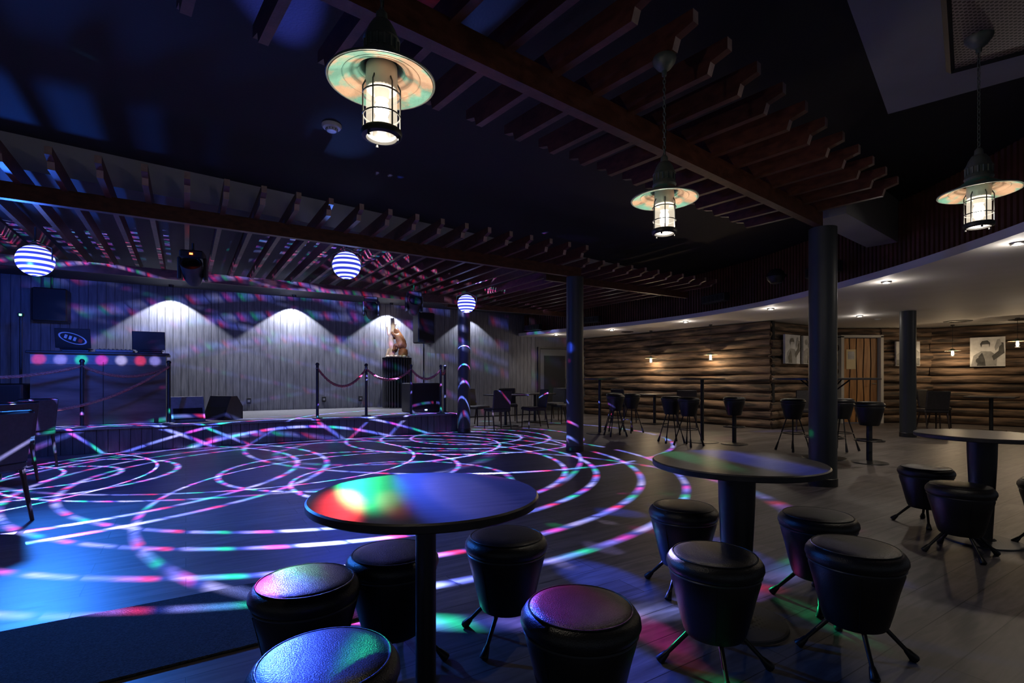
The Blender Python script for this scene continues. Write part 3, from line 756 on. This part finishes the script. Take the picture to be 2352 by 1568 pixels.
balls = [(-5.4,5.8,2.46),(-2.1,6.5,2.56),(-.87,9.8,2.56)]
Z = (0,0,1)
ringsets = [
 [(Z,[19,31,50.5,54],.019,11),((.35,.15,1),[26,47],.016,9),((-.5,-.3,1),[38],.016,13)],
 [(Z,[31,49.5,53,57,60],.018,13),((-.3,.25,1),[24,44],.016,11),((.45,-.2,1),[40],.016,9)],
 [(Z,[24,34,43,58],.018,12),((.3,.4,1),[30,50],.016,10)],
]
for i,(x,y,z) in enumerate(balls):
    b = MB(); R = .172; nb = 17
    prof = [(R*math.sin(pi*k/(nb*2)), -R*math.cos(pi*k/(nb*2))) for k in range(nb*2+1)]
    for k in range(nb):
        seg = prof[2*k:2*k+3]
        b.lathe([(max(r,.0001),zz) for r,zz in seg], 'ballw' if k%2==1 else 'ballb', seg=36, cap=False)
    b.tube([(-R-.02,0,0),(-R-.02,0,R*.8),(0,0,R+.05),(R+.02,0,R*.8),(R+.02,0,0)], .008, 'black', 6)
    b.tube([(0,0,R+.04),(0,0,2.84-z)], .01, 'black', 6)
    o = b.obj('disco_ball_light',(x,y,z), ang=50)
    ringlight('ring_projector',(x,y,z-R-.03), o, [4200,4000,3400][i], ringsets[i], i, base=[.010,.008,.006][i], cone=[138,138,128][i])
    tg = SG(*[(-6.0,-1.0,2.9),(-2.6,-.6,2.9),(-.2,-1.2,2.9)][i])
    ringlight('ring_projector_up',(x,y,z-R-.05), o, [1300,1700,1500][i], [((0,1,.25),[62,67,71,76,81,86],.020,30),((.25,1,.1),[69,79,88],.016,26)], i+3, base=[.012,.018,.018][i], basecol=(.16,.10,1), cone=[96,92,110][i], tgt=tg, flat=True)
ringlight('wall_streak_projector',(-2.1,6.5,2.33), None, 520, [((.22,1,.1),[82,87],.010,30),((-.16,1,0),[85],.010,26)], 9, cone=62, tgt=SG(-3.0,3.3,1.3), flat=True)
light('POINT','blue_wash',(balls[0][0]+.1,balls[0][1]-.35,2.2),(.03,.15,1),90,None,size=.1)
light('SPOT','blue_floor_wash',(balls[0][0]+.3,balls[0][1]-.3,2.25),(.03,.22,1),800,None,(-2.5,2.9,0),size=.1,ang=66,blend=1)
light('SPOT','blue_floor_wash',(balls[1][0],balls[1][1]-.2,2.25),(.05,.09,1),260,None,(-2.3,5.4,0),size=.1,ang=110,blend=1)
light('SPOT','blue_stage_wash',(balls[0][0],balls[0][1]+.3,2.3),(.03,.12,1),260,None,SG(-7.6,2.0,1.4),size=.1,ang=80,blend=1)

def moving_head(x, y, z, rz, led=True):
    b = MB(); b.bbox((0,0,0),(.26,.26,.1),'black',.015)
    for sx in (-.14,.14): b.bbox((sx,0,-.17),(.04,.14,.28),'black',.01)
    M = Matrix.Translation((0,0,-.22)) @ Matrix.Rotation(.9,4,'X')
    b.lathe([(0,-.16),(.08,-.15),(.11,-.06),(.12,.10),(.12,.17),(.10,.17),(.09,.13),(0,.13)],'black',seg=24,M=M)
    if led: b.box((0,-.132,.0),(.035,.006,.02),'ledr')
    b.tube([(0,0,.04),(0,0,2.84-z)],.015,'black',6)
    return b.obj('moving_head_light',(x,y,z),rz)
moving_head(-4.05,6.5,2.68,.4); moving_head(-1.8,9.4,2.66,.3,False); moving_head(-2.75,10.0,2.66,.2,False)

S1=(-2.0,6.2,2.35); S2=(-4.0,6.3,2.22); S3=(-.9,9.5,2.35)
def beam(src,tgt,col,en,ang,bl=.7): light('SPOT','effect_beam',src,col,en*2.2,None,tgt,.02,ang,bl)
G=(.02,1,.35); Rr=(1,.04,.05); Bl=(.04,.10,1); Lv=(.4,.35,1); Mg=(1,.03,.5); Wh=(.7,.62,1)
# foreground table + stools
beam(S1,(-.50,1.84,.74),G,170,3.2); beam(S1,(-.52,1.54,.74),Rr,90,1.9); beam(S1,(-.16,1.72,.74),Lv,420,3.2); beam(S1,(-.1,1.78,.74),Bl,1700,7); beam(S1,(-.36,1.58,.74),Rr,60,1.4)
beam(S2,(-.68,1.74,.45),Wh,800,2.4); beam(S2,(-.80,1.62,.45),Mg,800,1.5); beam(S2,(-.78,1.86,.45),G,800,1.6)
beam(S1,(.2,1.52,.45),Mg,1200,2.8); beam(S2,(-.46,1.27,.45),Bl,4200,3.6); beam(S2,(-.45,2.0,.45),Lv,500,2.6)
# middle table
beam(S3,(.85,2.50,.74),G,4200,1.5); beam(S3,(1.12,2.42,.74),Bl,9000,2.2); beam(S3,(1.2,2.52,.74),Lv,2600,1.2)
beam(S3,(.70,1.95,.43),Lv,2200,1.4); beam(S3,(1.33,2.05,.45),Lv,1500,1.0)
# floor patches
beam(S1,(.60,2.30,0),Mg,900,2.6); beam(S1,(.85,1.72,0),G,900,2.4); beam(S1,(.45,1.95,0),Bl,1400,4); beam(S1,(.68,2.05,0),Rr,300,1.4)
beam(S3,(1.45,2.4,0),G,1200,1.4); beam(S3,(2.3,3.7,0),Lv,900,2.0); beam(S3,(1.4,3.4,0),Bl,2200,3); beam(S1,(.6,3.4,0),Lv,600,2.4); beam(S1,(1.0,3.8,0),Mg,420,2.2); beam(S3,(2.0,3.1,0),Bl,1800,2.0); beam(S3,(2.5,3.9,0),Mg,600,1.2)
beam(S1,(.3,3.1,0),Wh,500,1.6); beam(S1,(.5,2.9,0),Bl,1200,5); beam(S1,(.9,4.3,0),Bl,700,4); beam(S1,(.35,3.9,0),G,300,2); beam(S1,(.75,4.0,0),Wh,300,1.6); beam(S1,(1.3,4.5,0),Lv,450,2.0); beam(S1,(.1,3.6,0),Lv,300,1.6); beam(S1,(1.5,5.0,0),G,260,1.8); beam(S1,(1.1,5.0,0),Mg,260,1.6)
beam((-.9,9.5,2.3),(3.9,9.6,.05),Mg,500,3); beam((-.9,9.5,2.3),(4.1,10.6,.05),G,300,2); beam((-.9,9.5,2.3),(4.8,10.8,.3),Bl,700,4)
beam(S1,(3.15,5.42,.55),G,500,1.0); beam(S1,(.9,7.9,1.6),Bl,500,3); beam(S1,(.88,7.9,1.4),Mg,160,1.0); beam(S1,(.88,7.9,.5),Lv,160,1.0)
U=(-2.1,6.1,2.3)
beam(U,(-1.3,2.6,3.4),(.08,.12,1),260,12); beam(U,(-.75,2.25,3.4),Mg,320,5); beam(U,(-.3,2.7,3.4),Rr,160,5); beam(U,(-1.75,2.4,3.4),Rr,160,4); beam(U,(-.1,3.1,3.4),(.1,.2,1),220,4)
beam(U,(-1.6,4.9,3.4),(.1,.25,1),14,26,1)
for q,(xx,cc) in enumerate(((-1.62,G),(-1.50,Lv),(-1.37,Lv),(-1.25,Bl))): beam((-2.1,6.9,2.3),(xx,5.62+.05*q,3.4),cc,60,2.4)
beam(U,(-3.0,3.6,3.4),(.1,.5,1),50,1.5); beam(U,(-2.7,4.5,3.4),(.1,.5,1),40,1.5)
# colour dashes on the front of the booth
for q,(ss,cc) in enumerate(((-6.75,Rr),(-6.5,Lv),(-6.25,G),(-6.0,Mg),(-5.75,Wh),(-5.5,Rr),(-5.3,Lv))):
    beam((-4.6,5.5,2.25),SG(ss,.6,ZT+1.03),cc,420,3.0)

for s,en in ((-5.12,270),(-2.73,300),(-.39,250),(2.0,90)):
    b = MB(); b.lathe([(.04,0),(.045,-.04),(.05,0)],'black',seg=16,cap=False); o = b.obj('stage_downlight', SG(s,2.98,SC))
    light('SPOT','stage_wash',SG(s,2.98,SC-.05),(.84,.86,1),en,o,SG(s,3.06,0),.02,104,.15)

w = D.worlds.new('World'); scn.world = w; w.use_nodes = True
bg = w.node_tree.nodes['Background']; bg.inputs[0].default_value = (.62,.68,.82,1); bg.inputs[1].default_value = .12
cam = D.cameras.new('Camera'); cam.lens = 18; cam.sensor_width = 36; cam.shift_y = 86/2352; cam.clip_end = 100
co = D.objects.new('Camera', cam); co.location = (0,0,1.12); co.rotation_euler = (pi/2,0,0); scn.collection.objects.link(co); scn.camera = co
